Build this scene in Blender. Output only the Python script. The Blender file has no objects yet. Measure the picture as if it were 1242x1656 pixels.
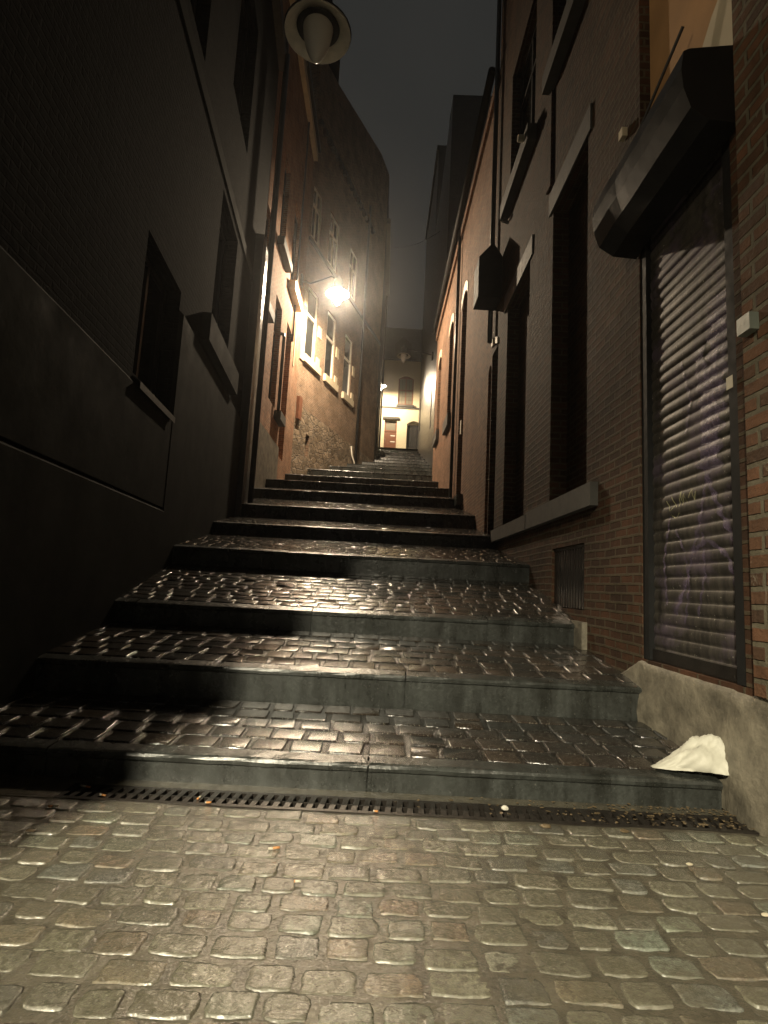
import bpy, math, random
from mathutils import Matrix, Vector, noise as mnoise
S = bpy.context.scene
COL = S.collection
rnd = random.Random(11)

# ------------------------------------------------------------ camera
cam = bpy.data.cameras.new('camera')
cam.sensor_fit = 'VERTICAL'; cam.sensor_height = 24.0; cam.lens = 900.0 / 1656.0 * 24.0
cam.clip_start = 0.05; cam.clip_end = 500
co = bpy.data.objects.new('camera', cam); COL.objects.link(co); S.camera = co
F_, CX, CY = 900.0, 621.0, 828.0
vy = Vector((611 - CX, -(945 - CY), -F_)).normalized()          # the alley's direction, in camera axes
r_ = math.radians(3.0)
vz = Vector((math.sin(r_), math.cos(r_), -(math.sin(r_) * vy.x + math.cos(r_) * vy.y) / vy.z)).normalized()
vx = vy.cross(vz)
co.matrix_world = Matrix.Translation((0, 0, 1.04)) @ Matrix((vx, vy, vz)).to_4x4()

# ------------------------------------------------------------ night sky
w = bpy.data.worlds.new('World'); S.world = w; w.use_nodes = True
bg = w.node_tree.nodes['Background']
_n = w.node_tree.nodes.new('ShaderNodeTexNoise'); _n.inputs['Scale'].default_value = 2.5; _n.inputs['Detail'].default_value = 4
_r = w.node_tree.nodes.new('ShaderNodeValToRGB'); _r.color_ramp.elements[0].position = .3; _r.color_ramp.elements[1].position = .7
_r.color_ramp.elements[0].color = (.82, .85, .81, 1); _r.color_ramp.elements[1].color = (1.14, 1.12, 1.03, 1)
_c = w.node_tree.nodes.new('ShaderNodeTexCoord'); w.node_tree.links.new(_c.outputs['Generated'], _n.inputs['Vector'])
w.node_tree.links.new(_n.outputs[0], _r.inputs[0]); w.node_tree.links.new(_r.outputs[0], bg.inputs[0])   # low cloud lit by the town
bg.inputs[0].default_value = (0.98, 1.0, 0.94, 1); bg.inputs[1].default_value = 0.026
S.view_settings.view_transform = 'Standard'; S.view_settings.look = 'None'
S.view_settings.exposure = 0; S.view_settings.gamma = 1
S.cycles.use_denoising = True
S.cycles.sample_clamp_indirect = 4
S.cycles.max_bounces = 6
try: S.cycles.volume_bounces = 1
except Exception: pass

def light(name, loc, power, color, size, parent=None):
    l = bpy.data.lights.new(name, 'POINT'); l.energy = power; l.color = color; l.shadow_soft_size = size
    o = bpy.data.objects.new(name, l); COL.objects.link(o); o.location = loc
    return o
LAMP_POWER = 7800
def spot(name, loc, tgt, power, color, size, angle, blend):
    l = bpy.data.lights.new(name, 'SPOT'); l.energy = power; l.color = color; l.shadow_soft_size = size; l.spot_size = math.radians(angle); l.spot_blend = blend
    o = bpy.data.objects.new(name, l); COL.objects.link(o); o.location = loc
    o.rotation_euler = (Vector(tgt) - Vector(loc)).to_track_quat('-Z', 'Y').to_euler()
spot('street_light_behind', (-3.3, -7.0, 6.8), (-1.2, .2, 0), 15500, (1, .90, .66), .10, 52, 1.0)      # the street lamps at the photographer's back
spot('side_street_light', (-6.4, -1.2, 5.8), (1.9, 2.6, 1.5), 620, (1, .84, .58), .45, 95, .6)

# ------------------------------------------------------------ materials
def mat(name):
    m = bpy.data.materials.new(name); m.use_nodes = True
    nt = m.node_tree; b = nt.nodes['Principled BSDF']
    return m, nt, b
def N(nt, t, **kw):
    n = nt.nodes.new(t)
    for k, v in kw.items(): setattr(n, k, v)
    return n
def L(nt, a, b): nt.links.new(a, b)
def ramp(nt, src, stops):
    r = N(nt, 'ShaderNodeValToRGB'); e = r.color_ramp.elements
    while len(e) < len(stops): e.new(.5)
    for i, (p, c) in enumerate(stops):
        e[i].position = p; e[i].color = (c, c, c, 1) if isinstance(c, (int, float)) else (*c, 1)
    L(nt, src, r.inputs[0]); return r.outputs[0]
def noise(nt, scale, detail=5, rough=.6, vec=None, dist=0):
    n = N(nt, 'ShaderNodeTexNoise'); n.inputs['Scale'].default_value = scale; n.inputs['Detail'].default_value = detail
    n.inputs['Roughness'].default_value = rough; n.inputs['Distortion'].default_value = dist
    if vec is not None: L(nt, vec, n.inputs['Vector'])
    return n.outputs[0]
def obco(nt): return N(nt, 'ShaderNodeTexCoord').outputs['Object']
def uvco(nt): return N(nt, 'ShaderNodeTexCoord').outputs['UV']
def mixc(nt, f, a, b, mode='MIX'):
    m = N(nt, 'ShaderNodeMix', data_type='RGBA', blend_type=mode)
    for s, v in ((m.inputs[0], f), (m.inputs[6], a), (m.inputs[7], b)):
        if hasattr(v, 'is_linked'): L(nt, v, s)
        else: s.default_value = (*v, 1) if isinstance(v, tuple) else v
    return m.outputs[2]
def mth(nt, op, a, b=0.0):
    m = N(nt, 'ShaderNodeMath', operation=op)
    for s, v in ((m.inputs[0], a), (m.inputs[1], b)):
        if hasattr(v, 'is_linked'): L(nt, v, s)
        else: s.default_value = v
    return m.outputs[0]
def bump(nt, b, h, strength=.5, dist=.01):
    n = N(nt, 'ShaderNodeBump'); n.inputs['Strength'].default_value = strength; n.inputs['Distance'].default_value = dist
    L(nt, h, n.inputs['Height']); L(nt, n.outputs[0], b.inputs['Normal'])

def simple(name, col, rough=.5, var=.25, scale=3, metal=0, bstr=.3, bscale=25, bdist=.004, spec=.5, coat=0):
    m, nt, b = mat(name); v = obco(nt)
    n1 = noise(nt, scale, 6, .65, v)
    c = mixc(nt, ramp(nt, n1, [(.3, 0.0), (.7, 1.0)]), tuple(x * (1 - var) for x in col), tuple(min(1, x * (1 + var)) for x in col))
    L(nt, c, b.inputs['Base Color'])
    n2 = noise(nt, scale * 2.3, 4, .6, v)
    L(nt, mth(nt, 'MULTIPLY_ADD', n2, .4 * rough) if False else mth(nt, 'ADD', mth(nt, 'MULTIPLY', n2, .5 * rough), .72 * rough), b.inputs['Roughness'])
    b.inputs['Metallic'].default_value = metal; b.inputs['Specular IOR Level'].default_value = spec
    b.inputs['Coat Weight'].default_value = coat; b.inputs['Coat Roughness'].default_value = .12
    if bstr: bump(nt, b, noise(nt, bscale, 5, .65, v), bstr, bdist)
    return m

def brick(name, c1, c2, mortar, rough=.55, bw=.205, rh=.07, ms=.010, dirt=(.5, .45, .4), patch=None, dist=.006, spec=.18):
    m, nt, b = mat(name); uv = uvco(nt); v = obco(nt)
    # slightly wandering courses
    wob = N(nt, 'ShaderNodeTexNoise'); wob.inputs['Scale'].default_value = 2.2; L(nt, v, wob.inputs['Vector'])
    off = N(nt, 'ShaderNodeVectorMath', operation='MULTIPLY_ADD'); L(nt, wob.outputs['Color'], off.inputs[0])
    off.inputs[1].default_value = (.03, .018, 0); L(nt, uv, off.inputs[2])
    fine = N(nt, 'ShaderNodeTexNoise'); fine.inputs['Scale'].default_value = 30; L(nt, v, fine.inputs['Vector'])
    off2 = N(nt, 'ShaderNodeVectorMath', operation='MULTIPLY_ADD'); L(nt, fine.outputs['Color'], off2.inputs[0])
    off2.inputs[1].default_value = (.009, .009, 0); L(nt, off.outputs[0], off2.inputs[2])
    t = N(nt, 'ShaderNodeTexBrick'); L(nt, off2.outputs[0], t.inputs['Vector'])
    t.inputs['Scale'].default_value = 1; t.inputs['Brick Width'].default_value = bw; t.inputs['Row Height'].default_value = rh
    t.inputs['Mortar Size'].default_value = ms; t.inputs['Mortar Smooth'].default_value = .35; t.inputs['Bias'].default_value = -.1
    t.inputs['Color1'].default_value = (*c1, 1); t.inputs['Color2'].default_value = (*c2, 1); t.inputs['Mortar'].default_value = (*mortar, 1)
    n1 = noise(nt, 1.3, 7, .7, v); n2 = noise(nt, 9, 5, .7, v)
    c = mixc(nt, ramp(nt, n1, [(.38, .75), (.62, 0.0)]), t.outputs['Color'], dirt, 'MULTIPLY')
    c = mixc(nt, ramp(nt, n2, [(.3, .55), (.6, 0.0)]), c, (.55, .5, .47), 'MULTIPLY')
    if patch:
        n3 = noise(nt, 2.4, 6, .75, v, 1.0)
        c = mixc(nt, ramp(nt, n3, [(.60, 0.0), (.66, .8)]), c, patch)
    L(nt, c, b.inputs['Base Color'])
    L(nt, mth(nt, 'ADD', mth(nt, 'MULTIPLY', n2, .3), rough + .15), b.inputs['Roughness']); b.inputs['Specular IOR Level'].default_value = spec
    h = mth(nt, 'SUBTRACT', mth(nt, 'ADD', mth(nt, 'MULTIPLY', noise(nt, 28, 5, .7, v), .55), mth(nt, 'MULTIPLY', n2, .7)), t.outputs['Fac'])
    bump(nt, b, h, 1.0, dist * 1.3)
    return m

M_ = {}
M_['brick_orange'] = brick('brick_orange', (.21, .105, .062), (.085, .055, .040), (.19, .165, .12), dirt=(.38, .40, .34), patch=(.24, .21, .16), ms=.016, bw=.24, rh=.088, dist=.012)
M_['brick_brown'] = brick('brick_brown', (.092, .043, .024), (.040, .023, .015), (.095, .074, .048), dirt=(.42, .42, .36), rh=.072, ms=.012)
M_['brick_far'] = brick('brick_far', (.24, .125, .078), (.12, .066, .046), (.23, .18, .13), dirt=(.55, .52, .47), ms=.012)
M_['brick_red'] = brick('brick_red', (.40, .20, .115), (.22, .11, .07), (.36, .28, .20), dirt=(.55, .48, .42), rough=.6, ms=.014)
M_['brick_tan'] = brick('brick_tan', (.30, .185, .12), (.17, .11, .08), (.33, .27, .20), dirt=(.5, .47, .42), rough=.65, ms=.013)
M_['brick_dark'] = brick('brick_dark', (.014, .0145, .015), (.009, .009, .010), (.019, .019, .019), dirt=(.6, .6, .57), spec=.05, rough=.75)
M_['plinth'] = simple('plinth_render', (.019, .0195, .0175), .9, .45, 1.2, spec=.05, bscale=14, bdist=.006)
M_['plaster_pale'] = simple('plaster_pale', (.135, .12, .09), .6, .6, 4.5, bscale=9, bstr=.7, bdist=.02)
M_['plaster_ochre'] = simple('plaster_ochre', (.36, .20, .085), .7, .18, 1.5)
M_['plaster_white'] = simple('plaster_white', (.50, .43, .31), .7, .12, 2)
M_['cream'] = simple('cream_render', (.66, .58, .40), .75, .06, 1.5, bstr=.15)
M_['stone'] = simple('sill_stone', (.055, .052, .046), .75, .25, 5)
M_['stone_cream'] = simple('cream_stone', (.52, .44, .31), .6, .18, 4)
M_['bluestone'] = simple('wet_bluestone', (.042, .048, .046), .24, .5, 2.4, bscale=26, bstr=.45, bdist=.005, spec=.7)
def bluestone():
    m, nt, b = mat('wet_bluestone'); v = obco(nt)
    mp = N(nt, 'ShaderNodeMapping'); mp.inputs['Scale'].default_value = (2.2, 1, .35); L(nt, v, mp.inputs[0])
    st = noise(nt, 2.0, 6, .7, mp.outputs[0]); n2 = noise(nt, 30, 5, .7, v); n3 = noise(nt, 3, 5, .65, v)
    c = mixc(nt, ramp(nt, st, [(.38, 0.0), (.62, 1.0)]), (.014, .015, .013), (.046, .050, .047))
    c = mixc(nt, ramp(nt, n2, [(.35, .6), (.6, 0.0)]), c, (.45, .45, .42), 'MULTIPLY')
    c = mixc(nt, ramp(nt, noise(nt, 70, 3, .6, v), [(.66, 0.0), (.72, .5)]), c, (.12, .12, .10))
    L(nt, c, b.inputs['Base Color']); L(nt, mth(nt, 'ADD', mth(nt, 'MULTIPLY', n3, .3), .12), b.inputs['Roughness'])
    b.inputs['Specular IOR Level'].default_value = .6
    bump(nt, b, mth(nt, 'ADD', n3, mth(nt, 'MULTIPLY', n2, .6)), .8, .007)
    return m
M_['bluestone'] = bluestone()
M_['black_metal'] = simple('black_metal', (.012, .012, .012), .36, .3, 6, metal=.1, bstr=.1, spec=.4)
M_['grey_metal'] = simple('grey_metal', (.30, .29, .27), .38, .2, 6, metal=.8, bstr=.15)
M_['dark_frame'] = simple('dark_frame', (.016, .015, .014), .5, .3, 5)
M_['iron'] = simple('wet_iron', (.035, .03, .026), .35, .4, 8, metal=.6, bstr=.3, bscale=60)
M_['white_paint'] = simple('white_paint', (.72, .68, .58), .5, .06, 4, bstr=.1)
M_['brown_wood'] = simple('brown_wood', (.17, .07, .038), .45, .2, 5)
M_['slate'] = simple('slate', (.025, .025, .027), .5, .4, 2)
M_['black_wall'] = simple('wet_black_render', (.028, .027, .025), .36, .4, 2, bscale=3.5, bstr=.9, bdist=.06, spec=.8)
M_['dark_matt_wall'] = simple('dark_matt_render', (.030, .028, .026), .9, .4, 2, bscale=5, bstr=.6, bdist=.03, spec=.1)  # dark matt render, rougher and less shiny than the wet black one
M_['matt_black'] = simple('matt_black', (.010, .010, .010), .75, .3, 6, bstr=.1, spec=.2)
M_['void'] = simple('dark_interior', (.01, .009, .008), .8, .2, 2, bstr=0)
M_['plastic_grey'] = simple('grey_plastic', (.14, .155, .13), .4, .15, 9)
M_['cream_plastic'] = simple('cream_plastic', (.38, .34, .25), .5, .1, 9)
M_['paper'] = simple('crumpled_paper', (.40, .39, .33), .6, .05, 8, bscale=35, bstr=.4)
M_['filter'] = simple('cigarette_filter', (.42, .19, .06), .7, .12, 60, bstr=0)
M_['cig_paper'] = simple('cigarette_paper', (.45, .42, .34), .7, .1, 60, bstr=0)
M_['leaf'] = simple('dead_leaf', (.09, .065, .035), .5, .3, 40, bstr=.3, bscale=90)
M_['pebble'] = simple('pale_pebble', (.40, .38, .33), .5, .15, 30)
M_['cable'] = simple('cable', (.03, .03, .03), .5, 0, 3, bstr=0)
M_['enamel'] = simple('white_enamel', (.72, .68, .58), .35, .15, 9, bstr=0)

def glass_mat():
    m, nt, b = mat('dark_glass')
    b.inputs['Base Color'].default_value = (.02, .022, .022, 1); b.inputs['Roughness'].default_value = .08
    b.inputs['Specular IOR Level'].default_value = .7
    bump(nt, b, noise(nt, 1.5, 2, .5, obco(nt)), .15, .02)
    return m
M_['glass'] = glass_mat()
def curtain():
    m, nt, b = mat('net_curtain_pane'); uv = uvco(nt)
    wv = N(nt, 'ShaderNodeTexWave'); wv.inputs['Scale'].default_value = 6; wv.inputs['Distortion'].default_value = 1; L(nt, uv, wv.inputs['Vector'])
    L(nt, mixc(nt, wv.outputs['Fac'], (.13, .125, .10), (.24, .22, .17)), b.inputs['Base Color']); b.inputs['Roughness'].default_value = .25
    return m
M_['curtain'] = curtain()
def bowl_mat(name, em, col, transp=.5):
    m, nt, b = mat(name)
    out = nt.nodes['Material Output']
    tr = N(nt, 'ShaderNodeBsdfTransparent'); tr.inputs[0].default_value = (1, .95, .88, 1)
    b.inputs['Base Color'].default_value = (*col, 1); b.inputs['Roughness'].default_value = .25
    b.inputs['Emission Color'].default_value = (1, .84, .6, 1); b.inputs['Emission Strength'].default_value = em
    mx = N(nt, 'ShaderNodeMixShader'); mx.inputs[0].default_value = 1 - transp
    L(nt, tr.outputs[0], mx.inputs[1]); L(nt, b.outputs[0], mx.inputs[2]); L(nt, mx.outputs[0], out.inputs[0])
    return m
M_['bowl_off'] = bowl_mat('frosted_bowl', 0, (.85, .82, .76), .05)
M_['bowl_lit'] = bowl_mat('lit_bowl', 40, (.8, .75, .65), .5)

def sett_mat(name, rough, spec, coat, bs, mud=None, big=1.2, bd=.008, rv=.35, fs=38):
    m, nt, b = mat(name); v = obco(nt)
    a = N(nt, 'ShaderNodeVertexColor'); a.layer_name = 'stone'
    n1 = noise(nt, 45, 5, .7, v); n0 = noise(nt, 7, 4, .6, v)
    c = mixc(nt, ramp(nt, n1, [(.38, .8), (.58, 0.0)]), a.outputs[0], (.38, .37, .33), 'MULTIPLY')
    c = mixc(nt, ramp(nt, noise(nt, 90, 3, .8, v), [(.55, 0.0), (.75, .5)]), c, (.30, .30, .24))
    if mud:
        c = mixc(nt, ramp(nt, noise(nt, 4.5, 6, .7, v, .6), [(.36, 0.15), (.60, .92)]), c, mud)
    L(nt, c, b.inputs['Base Color'])
    L(nt, mth(nt, 'ADD', mth(nt, 'MULTIPLY', n0, rv), rough - rv * .5), b.inputs['Roughness'])
    b.inputs['Specular IOR Level'].default_value = spec; b.inputs['Coat Weight'].default_value = coat; b.inputs['Coat Roughness'].default_value = .08
    h = mth(nt, 'ADD', noise(nt, fs, 6, .7, v), mth(nt, 'MULTIPLY', noise(nt, 10, 3, .5, v), big))
    bump(nt, b, h, bs, bd)
    if mud:     # the water film: a gentler surface of its own
        b.inputs['Coat Roughness'].default_value = .17
        n = N(nt, 'ShaderNodeBump'); n.inputs['Strength'].default_value = 1; n.inputs['Distance'].default_value = .0035
        L(nt, mth(nt, 'ADD', noise(nt, 34, 4, .6, v), mth(nt, 'MULTIPLY', noise(nt, 110, 3, .6, v), .5)), n.inputs['Height']); L(nt, n.outputs[0], b.inputs['Coat Normal'])
    return m
M_['sett_tread'] = sett_mat('wet_tread_setts', .16, 1.0, 0, .5, None, .6, .0035, .15, 70)
M_['sett_ground'] = sett_mat('wet_street_setts', .21, 1.0, .85, .9, (.086, .080, .056), .9, .0052, .16, 120)
M_['joint'] = simple('wet_joint_sand', (.062, .056, .041), .21, .4, 9, bscale=60, bstr=.9, bdist=.0042, spec=1.0)
M_['joint_dark'] = simple('wet_dark_joint', (.012, .011, .009), .17, .3, 14, bscale=60, bstr=.9, bdist=.006, spec=.9)
M_['earth'] = simple('earth', (.03, .028, .022), .8, .3, .5)

def rubble():
    m, nt, b = mat('rubble_stone'); v = obco(nt)
    mp = N(nt, 'ShaderNodeMapping'); mp.inputs['Scale'].default_value = (1, 1, 1.9); L(nt, v, mp.inputs[0])
    wob = N(nt, 'ShaderNodeTexNoise'); wob.inputs['Scale'].default_value = 3; L(nt, mp.outputs[0], wob.inputs['Vector'])
    ad = N(nt, 'ShaderNodeVectorMath', operation='MULTIPLY_ADD'); L(nt, wob.outputs['Color'], ad.inputs[0]); ad.inputs[1].default_value = (.35, .35, .35); L(nt, mp.outputs[0], ad.inputs[2])
    vo = N(nt, 'ShaderNodeTexVoronoi', feature='DISTANCE_TO_EDGE'); vo.inputs['Scale'].default_value = 2.6; L(nt, ad.outputs[0], vo.inputs['Vector'])
    vc = N(nt, 'ShaderNodeTexVoronoi'); vc.inputs['Scale'].default_value = 2.6; L(nt, ad.outputs[0], vc.inputs['Vector'])
    e = ramp(nt, vo.outputs['Distance'], [(.02, 0.0), (.09, 1.0)])
    sep = N(nt, 'ShaderNodeSeparateColor'); L(nt, vc.outputs['Color'], sep.inputs[0])
    c = mixc(nt, sep.outputs[0], (.20, .15, .10), (.40, .31, .22)); c = mixc(nt, e, (.22, .18, .135), c)
    c = mixc(nt, ramp(nt, noise(nt, 1.6, 6, .75, v), [(.42, .8), (.58, 0.0)]), c, (.42, .4, .34), 'MULTIPLY')
    L(nt, c, b.inputs['Base Color']); b.inputs['Roughness'].default_value = .6
    bump(nt, b, mth(nt, 'ADD', e, noise(nt, 12, 6, .75, v)), 1, .045)
    return m
M_['rubble'] = rubble()

def shutter_mat():
    m, nt, b = mat('roller_shutter_paint'); v = obco(nt)
    n1 = noise(nt, 2.2, 6, .7, v); 
    mp = N(nt, 'ShaderNodeMapping'); mp.inputs['Scale'].default_value = (1, 7, .9); L(nt, v, mp.inputs[0])
    dr = noise(nt, 3, 5, .7, mp.outputs[0])
    c = mixc(nt, ramp(nt, dr, [(.42, 0.0), (.62, 1.0)]), (.026, .023, .020), (.060, .053, .044))
    c = mixc(nt, ramp(nt, n1, [(.50, 0.0), (.60, .7)]), c, (.085, .064, .092))
    c = mixc(nt, ramp(nt, noise(nt, 55, 3, .6, v), [(.70, 0.0), (.73, .8)]), c, (.5, .47, .4))
    L(nt, c, b.inputs['Base Color'])
    L(nt, mth(nt, 'ADD', mth(nt, 'MULTIPLY', n1, .4), .38), b.inputs['Roughness']); b.inputs['Specular IOR Level'].default_value = .3; b.inputs['Metallic'].default_value = .15
    bump(nt, b, noise(nt, 18, 5, .7, v), .3, .006)
    return m
M_['shutter'] = shutter_mat()
def spray_mat(name, col, lo, hi):
    m = simple(name, col, .5, .3, 12, bstr=.1); nt = m.node_tree; b = nt.nodes['Principled BSDF']
    tr = N(nt, 'ShaderNodeBsdfTransparent'); mx = N(nt, 'ShaderNodeMixShader')
    L(nt, ramp(nt, noise(nt, 14, 7, .8, obco(nt)), [(lo, 0.0), (hi, .8)]), mx.inputs[0])
    L(nt, tr.outputs[0], mx.inputs[1]); L(nt, b.outputs[0], mx.inputs[2]); L(nt, mx.outputs[0], nt.nodes['Material Output'].inputs[0]); return m
M_['spray'] = spray_mat('violet_spray_paint', (.13, .10, .16), .32, .62)
M_['spray_pale'] = spray_mat('pale_yellow_marker', (.42, .40, .22), .2, .6)

# ------------------------------------------------------------ mesh helpers
class MB:
    def __init__(s): s.v = []; s.f = []; s.uv = []; s.c = []; s.mi = []
    def vert(s, p): s.v.append(tuple(p)); return len(s.v) - 1
    def face(s, idx, uv=None, col=None, mi=0): s.f.append(tuple(idx)); s.uv.append(uv); s.c.append(col); s.mi.append(mi)
    def quad(s, a, b, c, d, uv=None, mi=0, col=None):
        i = len(s.v); s.v += [tuple(a), tuple(b), tuple(c), tuple(d)]; s.face((i, i + 1, i + 2, i + 3), uv, col, mi)
    def poly(s, pts, uv=None, mi=0):
        i = len(s.v); s.v += [tuple(p) for p in pts]; s.face(tuple(range(i, i + len(pts))), uv, None, mi)
    def hexa(s, P, mi=0):       # 8 corners: 0-3 bottom loop, 4-7 top loop
        P = [Vector(p) for p in P]
        for q in ((3, 2, 1, 0), (4, 5, 6, 7), (0, 1, 5, 4), (1, 2, 6, 5), (2, 3, 7, 6), (3, 0, 4, 7)):
            a, b, c, d = (P[k] for k in q)
            lu = (b - a).length; lv = (d - a).length
            s.quad(a, b, c, d, ((0, 0), (lu, 0), (lu, lv), (0, lv)), mi)
    def box(s, x0, x1, y0, y1, z0, z1, mi=0):
        s.hexa([(x0, y0, z0), (x1, y0, z0), (x1, y1, z0), (x0, y1, z0), (x0, y0, z1), (x1, y0, z1), (x1, y1, z1), (x0, y1, z1)], mi)
    def tube(s, pts, r, seg=8, cap=True):
        pts = [Vector(p) for p in pts]; rs = r if isinstance(r, (list, tuple)) else [r] * len(pts); rings = []
        for i, p in enumerate(pts):
            d = (pts[min(i + 1, len(pts) - 1)] - pts[max(i - 1, 0)]).normalized()
            a = d.cross(Vector((0, 0, 1)));
            if a.length < .05: a = d.cross(Vector((1, 0, 0)))
            a.normalize(); b = d.cross(a)
            rings.append([s.vert(p + (a * math.cos(2 * math.pi * k / seg) + b * math.sin(2 * math.pi * k / seg)) * rs[i]) for k in range(seg)])
        for i in range(len(rings) - 1):
            for k in range(seg): s.face((rings[i][k], rings[i][(k + 1) % seg], rings[i + 1][(k + 1) % seg], rings[i + 1][k]))
        if cap: s.face(rings[0][::-1]); s.face(rings[-1])
    def lathe(s, c, prof, seg=32):
        rings = []
        for r, z in prof:
            rings.append([s.vert((c[0] + r * math.cos(2 * math.pi * k / seg), c[1] + r * math.sin(2 * math.pi * k / seg), c[2] + z)) for k in range(seg)] if r > 1e-5 else [s.vert((c[0], c[1], c[2] + z))])
        for a, b in zip(rings, rings[1:]):
            for k in range(seg):
                k2 = (k + 1) % seg
                if len(a) == 1 and len(b) == 1: continue
                if len(a) == 1: s.face((a[0], b[k2], b[k]))
                elif len(b) == 1: s.face((a[k], a[k2], b[0]))
                else: s.face((a[k], a[k2], b[k2], b[k]))
    def build(s, name, m, parent=None, smooth=False, bevel=0):
        org = Vector((0, 0, 0)); p = parent
        while p is not None: org += Vector(p.location); p = p.parent
        me = bpy.data.meshes.new(name)
        me.from_pydata([tuple(Vector(v) - org) for v in s.v], [], s.f)
        ms = m if isinstance(m, (list, tuple)) else [m]
        for x in ms: me.materials.append(M_[x] if isinstance(x, str) else x)
        if any(u is not None for u in s.uv):
            ul = me.uv_layers.new(name='UVMap').data; k = 0
            for f, u in zip(s.f, s.uv):
                for j in range(len(f)):
                    if u: ul[k].uv = u[j]
                    k += 1
        if any(c is not None for c in s.c):
            ca = me.color_attributes.new('stone', 'FLOAT_COLOR', 'CORNER').data; k = 0
            for f, c in zip(s.f, s.c):
                cc = c or (.1, .1, .1)
                for j in range(len(f)): ca[k].color = (*cc, 1); k += 1
        for pl, mi in zip(me.polygons, s.mi):
            pl.material_index = mi; pl.use_smooth = smooth
        o = bpy.data.objects.new(name, me); COL.objects.link(o)
        if parent: o.parent = parent
        if bevel:
            bv = o.modifiers.new('bevel', 'BEVEL'); bv.width = bevel; bv.segments = 2; bv.limit_method = 'ANGLE'
        return o
def tag(o, label=None, cat=None, group=None, kind=None):
    for k, v in (('label', label), ('category', cat), ('group', group), ('kind', kind)):
        if v: o[k] = v
    return o
def empty(name, loc, label=None, cat=None, group=None, kind=None):
    o = bpy.data.objects.new(name, None); COL.objects.link(o); o.location = loc; o.empty_display_size = .2
    return tag(o, label, cat, group, kind)

class Face:     # a vertical wall plane: point (u, z, w) with w metres out of the wall
    def __init__(s, p0, p1, side):
        s.o = Vector((*p0, 0)); s.d = (Vector((*p1, 0)) - s.o).normalized(); s.len = (Vector((*p1, 0)) - s.o).length
        s.n = Vector((s.d.y, -s.d.x, 0)) * side
    def P(s, u, z, w=0): q = s.o + s.d * u + s.n * w; return (q.x, q.y, z)
    def uy(s, y): return (y - s.o.y) / s.d.y
    def box(s, mb, u0, u1, z0, z1, w0, w1, mi=0):
        mb.hexa([s.P(u0, z0, w0), s.P(u1, z0, w0), s.P(u1, z0, w1), s.P(u0, z0, w1), s.P(u0, z1, w0), s.P(u1, z1, w0), s.P(u1, z1, w1), s.P(u0, z1, w1)], mi)

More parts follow.
